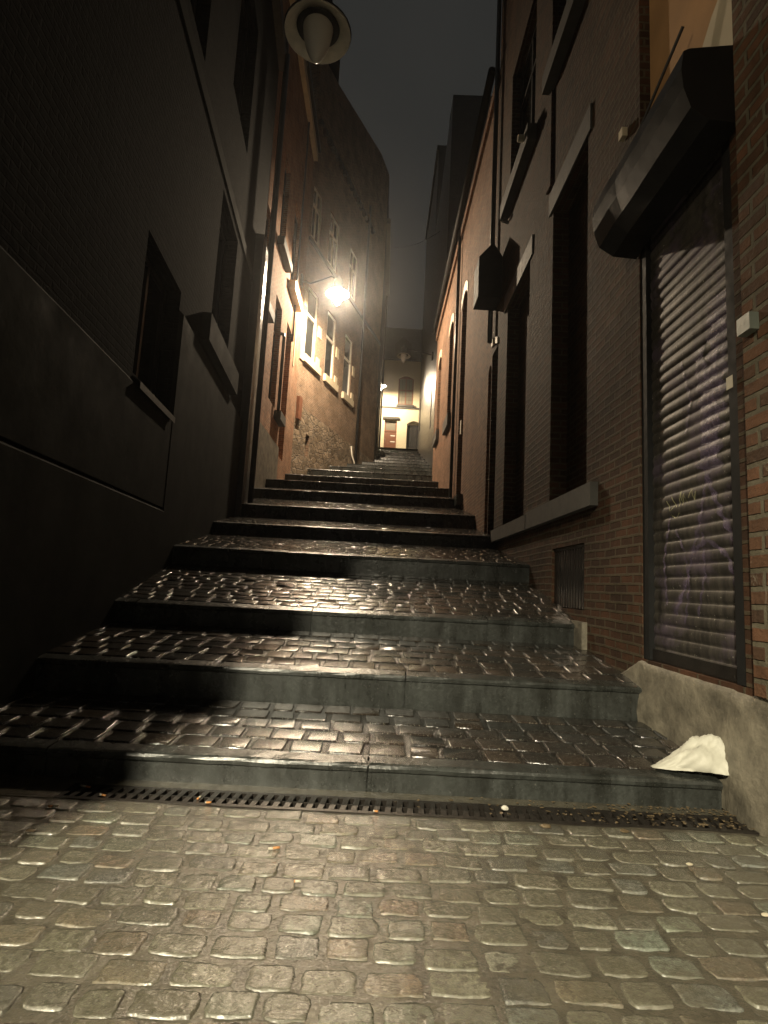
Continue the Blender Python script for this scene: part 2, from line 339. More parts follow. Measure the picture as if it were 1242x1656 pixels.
def facade(fc, z0, top, ops, mats, parent, name='wall', depth=5.0, zoff=0.0, lower=None):
    """front sheet with openings (u0,u1,z0,z1,recess,arch), reveals, sides, top and back: one solid block"""
    mb = MB(); Lw = fc.len
    tops = top if isinstance(top, list) else [(0, top), (Lw, top)]
    zt = min(t[1] for t in tops)
    us = sorted({0.0, Lw, *[o[0] for o in ops], *[o[1] for o in ops], *[t[0] for t in tops]})
    zs = sorted({z0, zt, *[o[2] for o in ops], *[o[3] for o in ops], *([lower] if lower else [])})
    def q(a, b, c, d, w=0, mi=0):
        mb.quad(fc.P(a, c, w), fc.P(b, c, w), fc.P(b, d, w), fc.P(a, d, w), ((a, c), (b, c), (b, d), (a, d)), mi)
    for a, b in zip(us, us[1:]):
        for c, d in zip(zs, zs[1:]):
            if d > zt + 1e-6: continue
            m = ((a + b) / 2, (c + d) / 2)
            if any(o[0] < m[0] < o[1] and o[2] < m[1] < o[3] for o in ops): continue
            q(a, b, c, d, 0, 1 if lower and m[1] < lower else 0)
    for (a, za), (b, zb) in zip(tops, tops[1:]):
        if b - a > 1e-4:
            mb.quad(fc.P(a, zt), fc.P(b, zt), fc.P(b, max(zb, zt + .001)), fc.P(a, max(za, zt + .001)), ((a, zt), (b, zt), (b, zb), (a, za)))
            mb.quad(fc.P(a, za), fc.P(b, zb), fc.P(b, zb, -depth), fc.P(a, za, -depth), ((a, 0), (b, 0), (b, depth), (a, depth)))
    for u, zz in ((0, tops[0][1]), (Lw, tops[-1][1])):
        mb.quad(fc.P(u, z0), fc.P(u, z0, -depth), fc.P(u, zz, -depth), fc.P(u, zz), ((0, z0), (depth, z0), (depth, zz), (0, zz)))
    mb.quad(fc.P(0, z0, -depth), fc.P(Lw, z0, -depth), fc.P(Lw, tops[-1][1], -depth), fc.P(0, tops[0][1], -depth), ((0, z0), (Lw, z0), (Lw, 9), (0, 9)))
    for o in ops:
        a, b, c, d, r = o[:5]; ar = o[5] if len(o) > 5 else 0
        mb.quad(fc.P(a, c, 0), fc.P(a, c, -r), fc.P(a, d, -r), fc.P(a, d, 0), ((a, c), (a + r, c), (a + r, d), (a, d)))
        mb.quad(fc.P(b, c, 0), fc.P(b, c, -r), fc.P(b, d, -r), fc.P(b, d, 0), ((b, c), (b - r, c), (b - r, d), (b, d)))
        mb.quad(fc.P(a, c, 0), fc.P(b, c, 0), fc.P(b, c, -r), fc.P(a, c, -r), ((a, c), (b, c), (b, c - r), (a, c - r)))
        q(a, b, c, d, -r, 0)
        if not ar: mb.quad(fc.P(a, d, 0), fc.P(b, d, 0), fc.P(b, d, -r), fc.P(a, d, -r), ((a, d), (b, d), (b, d - r), (a, d - r)))
        else:
            n = 10; pts = []
            for k in range(n + 1):
                t = k / n; pts.append((a + (b - a) * t, d - ar + ar * (1 - (2 * t - 1) ** 2)))
            for (ua, zb), (ub, zc) in zip(pts, pts[1:]):
                mb.quad(fc.P(ua, zb), fc.P(ub, zc), fc.P(ub, d), fc.P(ua, d), ((ua, zb), (ub, zc), (ub, d), (ua, d)))
                mb.quad(fc.P(ua, zb), fc.P(ub, zc), fc.P(ub, zc, -r), fc.P(ua, zb, -r), ((ua, 0), (ub, 0), (ub, r), (ua, r)))
    return mb.build(name, mats, parent)

def window(fc, a, b, c, d, r, parent, frame='white_paint', pane='glass', fw=.07, transom=None, mull=True, sill=None, name='window', arch=0, label=None):
    w0 = -r + .005
    mb = MB(); fr = lambda u0, u1, z0, z1, t=.06: fc.box(mb, u0, u1, z0, z1, w0 + .003, w0 + t)
    g = .004
    fr(a + g, a + fw, c + g, d - g); fr(b - fw, b - g, c + g, d - g); fr(a + fw, b - fw, c + g, c + fw, .058); fr(a + fw, b - fw, d - fw - arch, d - g, .058)
    if mull: fr((a + b) / 2 - fw * .4, (a + b) / 2 + fw * .4, c + fw, d - fw - arch, .054)
    if transom: fr(a + fw, b - fw, transom - fw / 2, transom + fw / 2, .064)
    f = mb.build(name, frame, parent)
    if label: f['label'] = label
    p = MB(); p.quad(fc.P(a + g, c + g, w0 + .02), fc.P(b - g, c + g, w0 + .02), fc.P(b - g, d - g, w0 + .02), fc.P(a + g, d - g, w0 + .02), ((a, c), (b, c), (b, d), (a, d)))
    p.build('pane', pane, f)
    if sill:
        s = MB(); fc.box(s, a - sill[0], b + sill[0], c - sill[1], c + .01, -.003, sill[2]); s.build('sill', sill[3], f, bevel=.008)
    return f
def slab(fc, a, b, c, d, w, name, m, parent, w0=-.004, bevel=.01):
    mb = MB(); fc.box(mb, a, b, c, d, w0, w); return mb.build(name, m, parent, bevel=bevel)

# ------------------------------------------------------------ stairway profile
ST = [(2.95, .14, 0), (3.92, .43, .21), (5.20, .77, .58), (6.95, 1.385, 1.16), (9.1, 1.92, 1.72), (11.1, 2.51, 2.24),
      (13.35, 3.2, 2.96), (15.5, 3.83, 3.58), (18.7, 4.62, 4.38), (21.1, 5.32, 5.08), (23.2, 5.92, 5.68), (25.2, 6.5, 6.26),
      (27.2, 7.08, 6.84), (29.4, 7.72, 7.48), (31.6, 8.38, 8.14), (33.8, 9.05, 8.8), (36.0, 9.75, 9.5), (38.2, 10.42, 10.18)]
END = (40.0, 10.82)
def gz(y):
    if y <= ST[0][0]: return 0.0
    for i, (ys, zn, zb) in enumerate(ST):
        y1, z1 = (ST[i + 1][0], ST[i + 1][2]) if i + 1 < len(ST) else END
        if ys <= y <= y1: return zn + (z1 - zn) * (y - ys) / (y1 - ys)
    return END[1]
def xl(y):
    if y < 12.1: return -2.04 - .085 * y
    if y < 19.7: return -3.36
    if y < 29: return -9.278 + .3 * y
    if y < 37: return -.5
    return -6.0
def xr(y): return 1.88 if y < 21.3 else (2.35 if y < 37 else 5.0)

GR = {4: (-1, -.90, .90, 1), 6: (-1, -.96, -.87, .87, .96, 1), 7: (-1, -.94, -.78, 0, .78, .94, 1), 10: (-1, -.93, -.8, -.5, -.17, .17, .5, .8, .93, 1), 13: (-1, -.95, -.86, -.7, -.48, -.24, 0, .24, .48, .7, .86, .95, 1), 8: (-1, -.955, -.82, -.3, .3, .82, .955, 1)}
def m_abs(a, b): return max(abs(a), abs(b))
def setts(mb, y0, y1, fx0, fx1, fz, row, wid, joint, pal, h=.012, jit=.1, nx=6, ny=5, sink=.03, rough=.004, tilt=.007, edge=.03, rock=0.0):
    rows = max(1, round((y1 - y0) / row)); rd = (y1 - y0) / rows
    for r in range(rows):
        yc = y0 + (r + .5) * rd; x = fx0(yc) - rnd.random() * wid * .6; xe = fx1(yc)
        while x < xe:
            ww = wid * (1 + rnd.uniform(-.22, .22)); cx = x + ww / 2; x += ww
            lo, hi = max(cx - ww / 2, fx0(yc)), min(cx + ww / 2, xe)
            if hi - lo < .05: continue
            cx = (lo + hi) / 2; hw = (hi - lo) / 2 - joint / 2 * rnd.uniform(.5, 1.5); hd = rd / 2 - joint / 2 * rnd.uniform(.5, 1.5)
            cy = yc + rnd.uniform(-jit, jit) * rd * .3
            ang = rnd.uniform(-.035, .035); ta, tb = rnd.uniform(-tilt, tilt), rnd.uniform(-tilt, tilt) * 1.3; dz = rnd.uniform(-.35, .35) * h
            col = rnd.choice(pal); k = rnd.uniform(.75, 1.2); col = tuple(c * k for c in col)
            ids = []; cr = [rnd.uniform(.82, 1.04) for _ in range(4)]
            for j in range(ny):
                t = GR[ny][j]
                for i in range(nx):
                    s_ = GR[nx][i]
                    q = (0 if s_ < 0 else 1) + (0 if t < 0 else 2)
                    e = 1 - (1 - cr[q]) * (abs(s_ * t)) ** 2 - .05 * (s_ * t) ** 4
                    px, py = s_ * hw * e, t * hd * e
                    if edge:
                        q3 = Vector((s_ * 1.6 + cx * 31, t * 1.6 + cy * 37, 0))
                        px += edge * hw * mnoise.noise(q3) * m_abs(s_, t) * 2; py += edge * hd * mnoise.noise(q3 + Vector((9, 3, 1))) * m_abs(s_, t) * 2.4
                    m = max(abs(s_), abs(t))
                    z = h + dz - (sink if m > .99 else .0005 if m > .93 and nx > 4 else 0) + ta * px + tb * py + rnd.uniform(-1, 1) * rough * (0 if m > .99 else 1)
                    if rock and m < .99: z += rock * (mnoise.fractal(Vector((px * 26 + cx * 50, py * 26 + cy * 50, 2)), 1.0, 2.0, 3) - 1.1 * max(0, m - .62) ** 1.6)
                    X = cx + px * math.cos(ang) - py * math.sin(ang); Y = cy + px * math.sin(ang) + py * math.cos(ang)
                    ids.append(mb.vert((X, Y, fz(Y) + z)))
            for j in range(ny - 1):
                for i in range(nx - 1):
                    a = ids[j * nx + i]; mb.face((a, a + 1, a + nx + 1, a + nx), None, col)

PAL_T = [(.030, .024, .020), (.024, .021, .019), (.036, .027, .021), (.020, .019, .018)]
PAL_G = [(.135, .15, .11), (.125, .145, .115), (.15, .145, .10), (.145, .12, .08), (.13, .125, .09), (.11, .105, .08), (.155, .15, .11), (.09, .09, .08), (.145, .105, .07), (.12, .13, .115), (.13, .13, .10), (.12, .11, .08)]

# terrain: one sheet reaching far away, rising with the stairs
mb = MB(); ys = [-120, -20, 0, 2.6] + [s[0] + .02 for s in ST] + [39.9, 60, 160]; XS = [-150, -30, -8, 8, 30, 150]
for i, y in enumerate(ys):
    for x in XS: mb.vert((x, y, (-.30 if y < 3 else gz(y - .05) - .30)))
for i in range(len(ys) - 1):
    for j in range(len(XS) - 1):
        a = i * len(XS) + j; mb.face((a, a + 1, a + len(XS) + 1, a + len(XS)))
tag(mb.build('terrain', 'earth'), kind='structure')

# street in front of the steps
GX0, GX1 = -2.6, 1.90
mb = MB(); nx, ny = 300, 220; X0, X1, Y0, Y1 = -3.0, 2.2, -1.0, 2.690
for j in range(ny + 1):
    for i in range(nx + 1):
        x = X0 + (X1 - X0) * i / nx; y = Y0 + (Y1 - Y0) * j / ny
        mb.vert((x, y, rnd.uniform(-.0006, .0006) + .0048 * mnoise.fractal(Vector((x * 5, y * 5, 0)), 1.0, 2.0, 4) + .0012 * mnoise.noise(Vector((x * 40, y * 40, 5)))))
for j in range(ny):
    for i in range(nx):
        a = j * (nx + 1) + i; mb.face((a, a + 1, a + nx + 2, a + nx + 1))
street = mb.build('street', 'joint', smooth=True); tag(street, 'wet muddy joint bed of the setts before the stairway', kind='structure')
mb = MB(); setts(mb, -.9, 2.68, lambda y: GX0, lambda y: 2.1, lambda y: 0, .112, .158, .017, PAL_G, h=.0042, sink=.011, rough=.0003, nx=13, ny=10, jit=.45, tilt=.022, edge=.05, rock=.0026)
mb.build('paving', 'sett_ground', street, smooth=True)
mb = MB(); mb.box(-40, 40, -60, -1.0, -.25, -.004); tag(mb.build('road', 'joint'), kind='structure')

# the steps
for i, (ys_, zn, zb) in enumerate(ST):
    y1, z1 = (ST[i + 1][0], ST[i + 1][2]) if i + 1 < len(ST) else END
    e = empty('step', (0, ys_, zb), kind='structure')
    KD = .11 if i < 3 else .14
    a, b = xl(ys_ + .1) - .12, xr(ys_ + .1) + .1
    if i == 0: b = 1.80
    # kerb blocks
    mb = MB(); x = a; first = True
    cuts = [a]
    c0 = 0.0 if i == 0 else rnd.uniform(-.6, .6)
    xs = [c0 + 1.62 * k for k in range(-6, 7)]
    cuts += [q for q in xs if a + .3 < q < b - .3] + [b]
    sl = (z1 - zn) / (y1 - ys_)
    for p, q in zip(cuts, cuts[1:]):
        n = 16; g = .005; dz = rnd.uniform(-.004, .004); dy = rnd.uniform(-.006, .006)
        prof = [(.012, zb - .2), (.012, zn - .045), (.0, zn - .036), (-.004, zn - .018), (.004, zn - .005), (.02, zn), (KD, zn + sl * KD)]
        prev = None
        for k in range(n + 1):
            xx = p + g + (q - p - 2 * g) * k / n
            ring = [mb.vert((xx, ys_ + py + dy + rnd.uniform(-.0015, .0015), pz + (dz + rnd.uniform(-.0028, .0022) if pz > zb else 0))) for py, pz in prof]
            if prev:
                for m_ in range(len(prof) - 1): mb.face((prev[m_], ring[m_], ring[m_ + 1], prev[m_ + 1]))
            prev = ring
        # close the ends
        for xx in (p + g, q - g):
            mb.poly([(xx, ys_ + py + dy, pz + dz) for py, pz in prof] + [(xx, ys_ + KD, zb - .2)])
    mb.box(a, b, ys_ + .02, ys_ + KD - .004, zb - .21, zn - .012)
    mb.build('kerb', 'bluestone', e, smooth=False)
    # bed and setts
    mb = MB(); NXb = 8
    yy = [ys_ + KD - .003, (ys_ + KD + y1) / 2, y1 + .02]
    for y in yy:
        for k in range(NXb + 1):
            u = k / NXb; A, B = xl(y) - .15, xr(y) + .12; mb.vert((A + (B - A) * u, y, zn + sl * (y - ys_) - .005))
    for j in range(len(yy) - 1):
        for k in range(NXb):
            v0 = j * (NXb + 1) + k; mb.face((v0, v0 + 1, v0 + NXb + 2, v0 + NXb + 1))
    bed = mb.build('bed', 'joint_dark', e)
    mb = MB(); row = {0: .165, 1: .20, 2: .155}.get(i, .16 if i < 6 else .22); wd = .195 if i < 6 else .24
    setts(mb, ys_ + KD + .004, y1 - .002, lambda y: xl(y) - .02, lambda y: xr(y) + .02, lambda y, zn=zn, sl=sl, y0=ys_: zn + sl * (y - y0), row, wd, .009, PAL_T,
          h=.003, sink=.022, rough=.0003, edge=.05, rock=.0011, nx=6 if i < 7 else 4, ny=6 if i < 7 else 4, jit=.06)
    mb.build('paving', 'sett_tread', e, smooth=True)
mb = MB(); mb.quad((-12, 39.0, 10.80), (12, 39.0, 10.80), (12, 60, 10.83), (-12, 60, 10.83)); mb.quad((-12, 37, 10.77), (-.5, 37, 10.77), (-.5, 39.0, 10.80), (-12, 39.0, 10.80))
tag(mb.build('upper_street', 'joint'), kind='structure')

# ------------------------------------------------------------ LEFT: near building
fa = Face((-2.04 - .085 * 1.9, 1.9), (-2.04 - .085 * 12.1, 12.1), 1)
U = fa.uy
A = empty('brick_house', fa.P(0, 0), 'tall dark brick house with rendered plinth on the left of the lowest steps', 'house')
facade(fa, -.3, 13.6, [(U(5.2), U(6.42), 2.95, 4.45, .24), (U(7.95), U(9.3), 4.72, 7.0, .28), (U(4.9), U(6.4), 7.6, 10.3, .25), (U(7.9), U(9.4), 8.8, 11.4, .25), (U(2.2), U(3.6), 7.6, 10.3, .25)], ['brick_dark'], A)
for (a, b, c, d, r) in ((5.2, 6.42, 2.95, 4.45, .24), (7.95, 9.3, 4.72, 7.0, .28), (4.9, 6.4, 7.6, 10.3, .25), (7.9, 9.4, 8.8, 11.4, .25), (2.2, 3.6, 7.6, 10.3, .25)):
    window(fa, U(a), U(b), c, d, r, A, 'dark_frame', 'glass', sill=None)
# plinth in two heights, chamfered top
def plinth(u0, u1, z0, z1, w):
    mb = MB()
    P = fa.P
    n = max(2, int((u1 - u0) / .5))
    for k in range(n):
        a = u0 + (u1 - u0) * k / n; b = u0 + (u1 - u0) * (k + 1) / n
        mb.quad(P(a, z0, w), P(b, z0, w), P(b, z1 - .04, w), P(a, z1 - .04, w)); mb.quad(P(a, z1 - .04, w), P(b, z1 - .04, w), P(b, z1 + .02, 0), P(a, z1 + .02, 0))
    mb.quad(P(u1, z0, w), P(u1, z0, 0), P(u1, z1 + .02, 0), P(u1, z1 - .04, w)); mb.quad(P(u0, z0, w), P(u0, z0, 0), P(u0, z1 + .02, 0), P(u0, z1 - .04, w))
    return mb
plinth(0, U(6.42), -.3, 1.78, .075).build('plinth', 'plinth', A)
plinth(0, U(6.42), 1.79, 2.86, .055).build('plinth', 'plinth', A)
plinth(U(6.42) + .003, U(11.0), -.3, 4.2, .06).build('plinth', 'plinth', A)
mb = MB(); P = fa.P
mb.poly([P(U(5.2), 3.06, -.22), P(U(6.42), 3.06, -.22), P(U(6.42), 2.87, .085), P(U(5.2), 2.87, .085)]); mb.poly([P(U(5.2), 2.87, .085), P(U(6.42), 2.87, .085), P(U(6.42), 2.80, .085), P(U(5.2), 2.80, .085)])
mb.build('sloped_sill', 'stone', A)
slab(fa, U(7.45), U(9.8), 4.32, 4.72, .13, 'window_sill', 'plinth', A)
slab(fa, 0, U(11.0), 5.55 + 1.6, 5.75 + 1.6, .025, 'string_course', 'plinth', A)
slab(fa, 0, U(12.1), 13.3, 13.62, .18, 'cornice', 'stone', A)
slab(fa, U(11.0) + .003, U(12.1), -.3, 8.3, .17, 'corner_pier', 'black_wall', A)
mb = MB(); mb.tube([fa.P(U(11.55), gz(11.5), .26), fa.P(U(11.55), 13.2, .26)], .06, 12); mb.build('downpipe', 'black_metal', A, smooth=True)
for z in (4.0, 6.2, 8.4, 10.6): 
    pass

fw_ = Face((-2.27, -2.3), (-2.27, -2.1), 1)  # unseen wall end, added only to cast the shadow edge on the setts
W0 = empty('shadow_wall', (-2.27, -2.3, 0), 'unseen wall end added to shade the left of the setts', 'wall')
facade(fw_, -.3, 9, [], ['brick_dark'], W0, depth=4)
# ------------------------------------------------------------ LEFT: red brick house behind it
XB = -3.36
fb = Face((XB, 12.1), (XB, 19.72), 1); U = fb.uy
B = empty('brick_house', (XB, 12.1, 3), 'narrow red brick house with downpipes and cream cornice just before the lit lamp', 'house')
sB = lambda y: y * 1.05
zB = lambda z: 1.04 + (z - 1.04) * 1.05
opB = [(sB(12.6), sB(13.35), zB(7.75), zB(10.2), .2), (sB(14.43), sB(15.35), zB(5.85), zB(8.8), .22), (sB(16.25), sB(17.15), zB(4.7), zB(8.9), .3),
       (sB(14.2), sB(15.0), zB(10.25), zB(12.9), .2), (sB(16.1), sB(17.3), zB(10.15), zB(12.9), .2)]
facade(fb, 2.6, 17.6, [(U(a), U(b), c, d, r) for a, b, c, d, r in opB], ['brick_red'], B)
for k, (a, b, c, d, r) in enumerate(opB):
    if k == 2:
        mb = MB(); fb.box(mb, U(a) + .004, U(b) - .004, c + .004, d - .7, -r + .004, -r + .05); dd = mb.build('door', 'brown_wood', B); 
        mb = MB(); fb.box(mb, U(a) + .004, U(b) - .004, d - .66, d - .004, -r + .004, -r + .03); mb.build('fanlight', 'glass', B)
    else:
        window(fb, U(a), U(b), c, d, r, B, 'dark_frame', 'glass', transom=d - .8)
slab(fb, U(sB(12.5)), U(sB(13.5)), zB(7.5), zB(7.75), .22, 'window_sill', 'stone', B)
slab(fb, U(sB(15.35)), U(sB(16.2)), zB(5.55), zB(5.8), .2, 'ledge', 'stone', B)
slab(fb, U(sB(16.0)), U(sB(17.5)), zB(9.85), zB(10.13), .22, 'window_sill', 'stone_cream', B)
slab(fb, U(sB(14.0)), U(sB(15.4)), zB(10.0), zB(10.25), .2, 'window_sill', 'stone', B)
slab(fb, 0, U(19.72), 17.2, 17.55, .16, 'cornice', 'stone_cream', B)
slab(fb, 0, U(19.72), 17.56, 17.7, .26, 'gutter', 'black_metal', B)
slab(fb, 0, U(sB(16.2)), 2.6, 5.1, .05, 'plinth', 'plaster_pale', B)
def pipe(pts, r, m, par, nm='downpipe'):
    mb = MB(); mb.tube(pts, r, 12); return mb.build(nm, m, par, smooth=True)
pipe([fb.P(U(13.5), gz(13.4), .1), fb.P(U(13.5), 15.5, .1), fb.P(U(13.5), 15.9, .02)], .055, 'black_metal', B)
pipe([fb.P(U(16.1), 6.0, .12), fb.P(U(16.1), 8.3, .12), fb.P(U(16.15), 8.42, .1), fb.P(U(16.2), 8.48, .0)], .05, 'black_metal', B)
pipe([fb.P(U(17.9), 9.0, .05), fb.P(U(17.9), 17.2, .05)], .035, 'black_metal', B)
# two pale corbels
slab(fb, U(18.5), U(18.62), 8.4, 10.0, .03, 'pale_strip', 'stone_cream', B)

# ------------------------------------------------------------ LEFT: house angled into the alley (lamp hangs from it)
fcx = Face((-9.278 + .3 * 19.72, 19.72), (-9.278 + .3 * 29, 29), 1); U = fcx.uy
Ch = empty('old_house', fcx.P(0, 5), 'old brick house on a rubble stone base with tall white windows, lit by the lamp', 'house')
opC = [(20.1, 21.05, 9.5, 12.3, .2), (22.0, 22.95, 9.5, 12.3, .2), (24.05, 25.0, 9.5, 12.3, .2), (19.95, 20.75, 14.25, 16.4, .2), (21.6, 22.6, 14.25, 16.5, .2), (24.0, 25.0, 14.25, 16.5, .2)]
facade(fcx, 4.4, [(0, 22.0), (U(21.6), 22.4), (U(27.45), 24.2), (U(29), 24.2)],
       [(U(a), U(b), c, d, r) for a, b, c, d, r in opC] + [(U(20.75), U(21.1), 5.75, 6.6, .3)], ['brick_tan', 'rubble'], Ch, lower=7.5, depth=6)
for k, (a, b, c, d, r) in enumerate(opC):
    window(fcx, U(a), U(b), c, d, .1, Ch, 'white_paint', 'glass', fw=.10, transom=c + 1.7 if k < 3 else c + 1.4, mull=(k > 2))
for a, b in ((20.0, 21.5), (21.95, 23.35), (24.0, 25.3)):
    slab(fcx, U(a), U(b), 9.2, 9.49, .12, 'window_sill', 'stone_cream', Ch)
for a in (21.15, 23.05, 25.1):
    slab(fcx, U(a), U(a + .28), 10.7, 11.15, .05, 'quoin_block', 'stone_cream', Ch)
    slab(fcx, U(a), U(a + .28), 9.5, 9.85, .05, 'quoin_block', 'stone_cream', Ch)
slab(fcx, U(19.75), U(20.02), 9.2, 10.0, .05, 'quoin_block', 'stone_cream', Ch)
slab(fcx, U(19.75), U(20.02), 11.3, 11.9, .05, 'quoin_block', 'stone_cream', Ch)
slab(fcx, U(19.8), U(29), 13.95, 14.12, .06, 'string_course', 'stone', Ch)
slab(fcx, U(19.8), U(27), 19.2, 19.45, .12, 'cornice', 'brick_tan', Ch)
mb = MB()
fcx.box(mb, U(19.9), U(26.9), 19.16, 19.19, .0, .13)
for k in range(16): fcx.box(mb, U(19.9 + .44 * k), U(20.08 + .44 * k), 18.95, 19.19, .0, .14)
mb.build('dentil_course', 'stone', Ch)
mb = MB(); fcx.box(mb, U(20.4), U(21.9), 22.2, 24.0, -1.2, -.2); mb.build('chimney', 'brick_dark', Ch)
pipe([fcx.P(U(25.55), 7.4, .03), fcx.P(U(25.55), 6.95, .08), fcx.P(U(25.8), 6.7, .12), fcx.P(U(25.85), 6.5, .14)], .035, 'white_paint', Ch, 'drain_spout')
pipe([fcx.P(U(26.0), gz(26), .1), fcx.P(U(26.0), 20, .1)], .06, 'black_metal', Ch)
mb = MB(); fcx.box(mb, U(19.78), U(20.05), 6.9, 7.75, -.003, .12); mb.build('meter_cabinet', 'brown_wood', Ch, bevel=.01)

# ------------------------------------------------------------ LEFT: far dark house
fg = Face((-.58, 29.0), (-.47, 37.0), 1)
G = empty('dark_house', (-.58, 29.0, 7), 'dark unlit house at the top of the stairs left of the cream house', 'house')
facade(fg, 6.5, 24.2, [(1.5, 2.4, 9.5, 11.8, .15), (5.2, 6.1, 12.5, 15, .15), (3.0, 3.9, 8.9, 11.2, .2)], ['dark_matt_wall'], G, depth=6)
for o in ((1.5, 2.4, 9.5, 11.8, .15), (5.2, 6.1, 12.5, 15, .15)): window(fg, *o, G, 'dark_frame', 'glass')
mb = MB(); fg.box(mb, 3.004, 3.896, 8.904, 11.196, -.196, -.15); mb.build('door', 'dark_frame', G)
slab(fg, 0, 8.0, 21.2, 21.5, .22, 'cornice', 'slate', G)
pipe([fg.P(7.6, 10, .08), fg.P(7.6, 21, .08)], .06, 'black_metal', G)

# ------------------------------------------------------------ RIGHT: near brick house
XR = 1.88
fr = Face((XR, -1.5), (XR, 9.75), -1); U = fr.uy
D = empty('brick_house', (XR, -1.5, 0), 'brown brick house on the right with roller shutter, blind niches and cellar grille', 'house')
opD = [(2.87, 3.98, .62, 4.1, .07), (2.76, 3.95, 4.12, 6.3, .09), (5.05, 6.18, 2.03, 5.62, .19), (7.2, 8.55, 2.02, 5.62, .19), (5.1, 6.06, .90, 1.52, .10),
       (5.0, 6.2, 7.55, 9.9, .2), (7.1, 8.6, 7.55, 9.9, .2), (9.22, 9.74, 1.9, 5.3, .3)]
facade(fr, -.4, 13.4, [(U(a), U(b), c, d, r) for a, b, c, d, r in opD], ['brick_brown'], D)
# weathered orange brick pier beside the shutter, and the pale render at its foot
slab(fr, 0, U(2.76), .60, 13.35, .035, 'pier', 'brick_orange', D, bevel=0)
for (c, d) in ((5.62, 5.90),):
    slab(fr, U(4.95), U(6.3), c, d, .02, 'lintel', 'stone', D); slab(fr, U(7.05), U(8.75), c, d, .02, 'lintel', 'stone', D)
slab(fr, U(4.78), U(6.93), 1.82, 2.03, .07, 'niche_sill', 'stone', D, bevel=.015)
slab(fr, U(6.97), U(9.1), 1.82, 2.01, .07, 'niche_sill', 'stone', D, bevel=.015)
for a, b in ((4.9, 6.3), (7.0, 8.75)): slab(fr, U(a), U(b), 7.3, 7.55, .13, 'window_sill', 'stone', D)
for a, b in ((5.0, 6.2), (7.1, 8.6)): window(fr, U(a), U(b), 7.55, 9.9, .2, D, 'dark_frame', 'glass', transom=9.2)
slab(fr, U(6.22), U(6.40), 6.0, 13.3, .03, 'rib', 'brick_brown', D, bevel=0)
# ochre panel over the hood with a pale arched patch
mb = MB(); mb.quad(fr.P(U(2.77), 4.13, -.08), fr.P(U(3.94), 4.13, -.08), fr.P(U(3.94), 6.29, -.08), fr.P(U(2.77), 6.29, -.08)); mb.build('ochre_panel', 'plaster_ochre', D)
mb = MB(); pts = [fr.P(U(2.775), 4.14, -.07)]
for k in range(9):
    a = math.pi / 2 * k / 8; pts.append(fr.P(U(2.775 + .62 * math.cos(a)), 4.14 + .75 * math.sin(a), -.07))
mb.poly(pts); mb.build('pale_patch', 'plaster_white', D)
# foot of the wall: rough render
mb = MB(); nU, nZ = 70, 14; ua, ub = U(1.2), U(4.75)
for j in range(nZ + 1):
    for i in range(nU + 1):
        u = ua + (ub - ua) * i / nU; y = u - 1.5; t = j / nZ; g = gz(y + .02) - .15
        zt_ = .66 if y < 2.80 else (.625 if y < 4.0 else .62 - .34 * min(1, (y - 4.0) / .7))
        if y < 2.75: zt_ = .40 + .24 * max(0, (y - 2.2) / .6)
        z = g + (zt_ - g) * t
        wv = .02 + .035 * (1 - t) ** 1.5 + .012 * math.sin(7 * u + 5 * z) * (1 - t) + rnd.uniform(-.004, .004)
        if y < 2.95: wv += .05 * (1 - t) * max(0, 1 - abs(y - 2.75) / .5)
        if j == nZ: wv = -.05 if y > 2.75 else .02
        mb.vert(fr.P(u, z, wv))
for j in range(nZ):
    for i in range(nU):
        a = j * (nU + 1) + i; mb.face((a, a + 1, a + nU + 2, a + nU + 1))
mb.build('plinth_render', 'plaster_pale', D, smooth=True)
slab(fr, U(5.02), U(5.34), .56, .80, .05, 'patched_block', 'plaster_pale', D)
# roller shutter
PITCH = .079
def sx(z):      # how far the slats bulge from the wall plane at height z
    t = ((z - .64) / PITCH) % 1.0
    return -.052 + .009 * math.sin(math.pi * min(1, t / .86)) ** .7 if t < .86 else -.052
mb = MB(); zs = []; k = 0; z = .64
while z < 4.0:
    for t in (0, .08, .2, .35, .5, .65, .78, .85, .86, .93): zs.append(z + t * PITCH)
    z += PITCH
YN = 16; prev = None
for z in zs:
    kk = int((z - .64) / PITCH); wob = math.sin(kk * 12.9898) * .0035
    row_ = []
    for i in range(YN + 1):
        y = 2.94 + (3.91 - 2.94) * i / YN
        row_.append(mb.vert((XR - (sx(z) + wob * math.sin(3.1 * y + kk)) , y, z)))
    if prev:
        for i in range(YN): mb.face((prev[i], prev[i + 1], row_[i + 1], row_[i]))
    prev = row_
sh = mb.build('roller_shutter', 'shutter', D, smooth=True)
for a, b in ((2.872, 2.955), (3.895, 3.978)):
    mb = MB(); fr.box(mb, U(a), U(b), .625, 3.9, -.066, -.008); mb.build('guide_rail', 'matt_black', sh, bevel=.004)
mb = MB(); fr.box(mb, U(2.956), U(3.894), .625, .70, -.064, -.03); mb.build('bottom_bar', 'iron', sh, bevel=.004)
mb = MB(); fr.box(mb, U(2.885), U(2.94), 2.2, 2.27, .0125, .0145); mb.build('sticker', 'cream_plastic', sh)
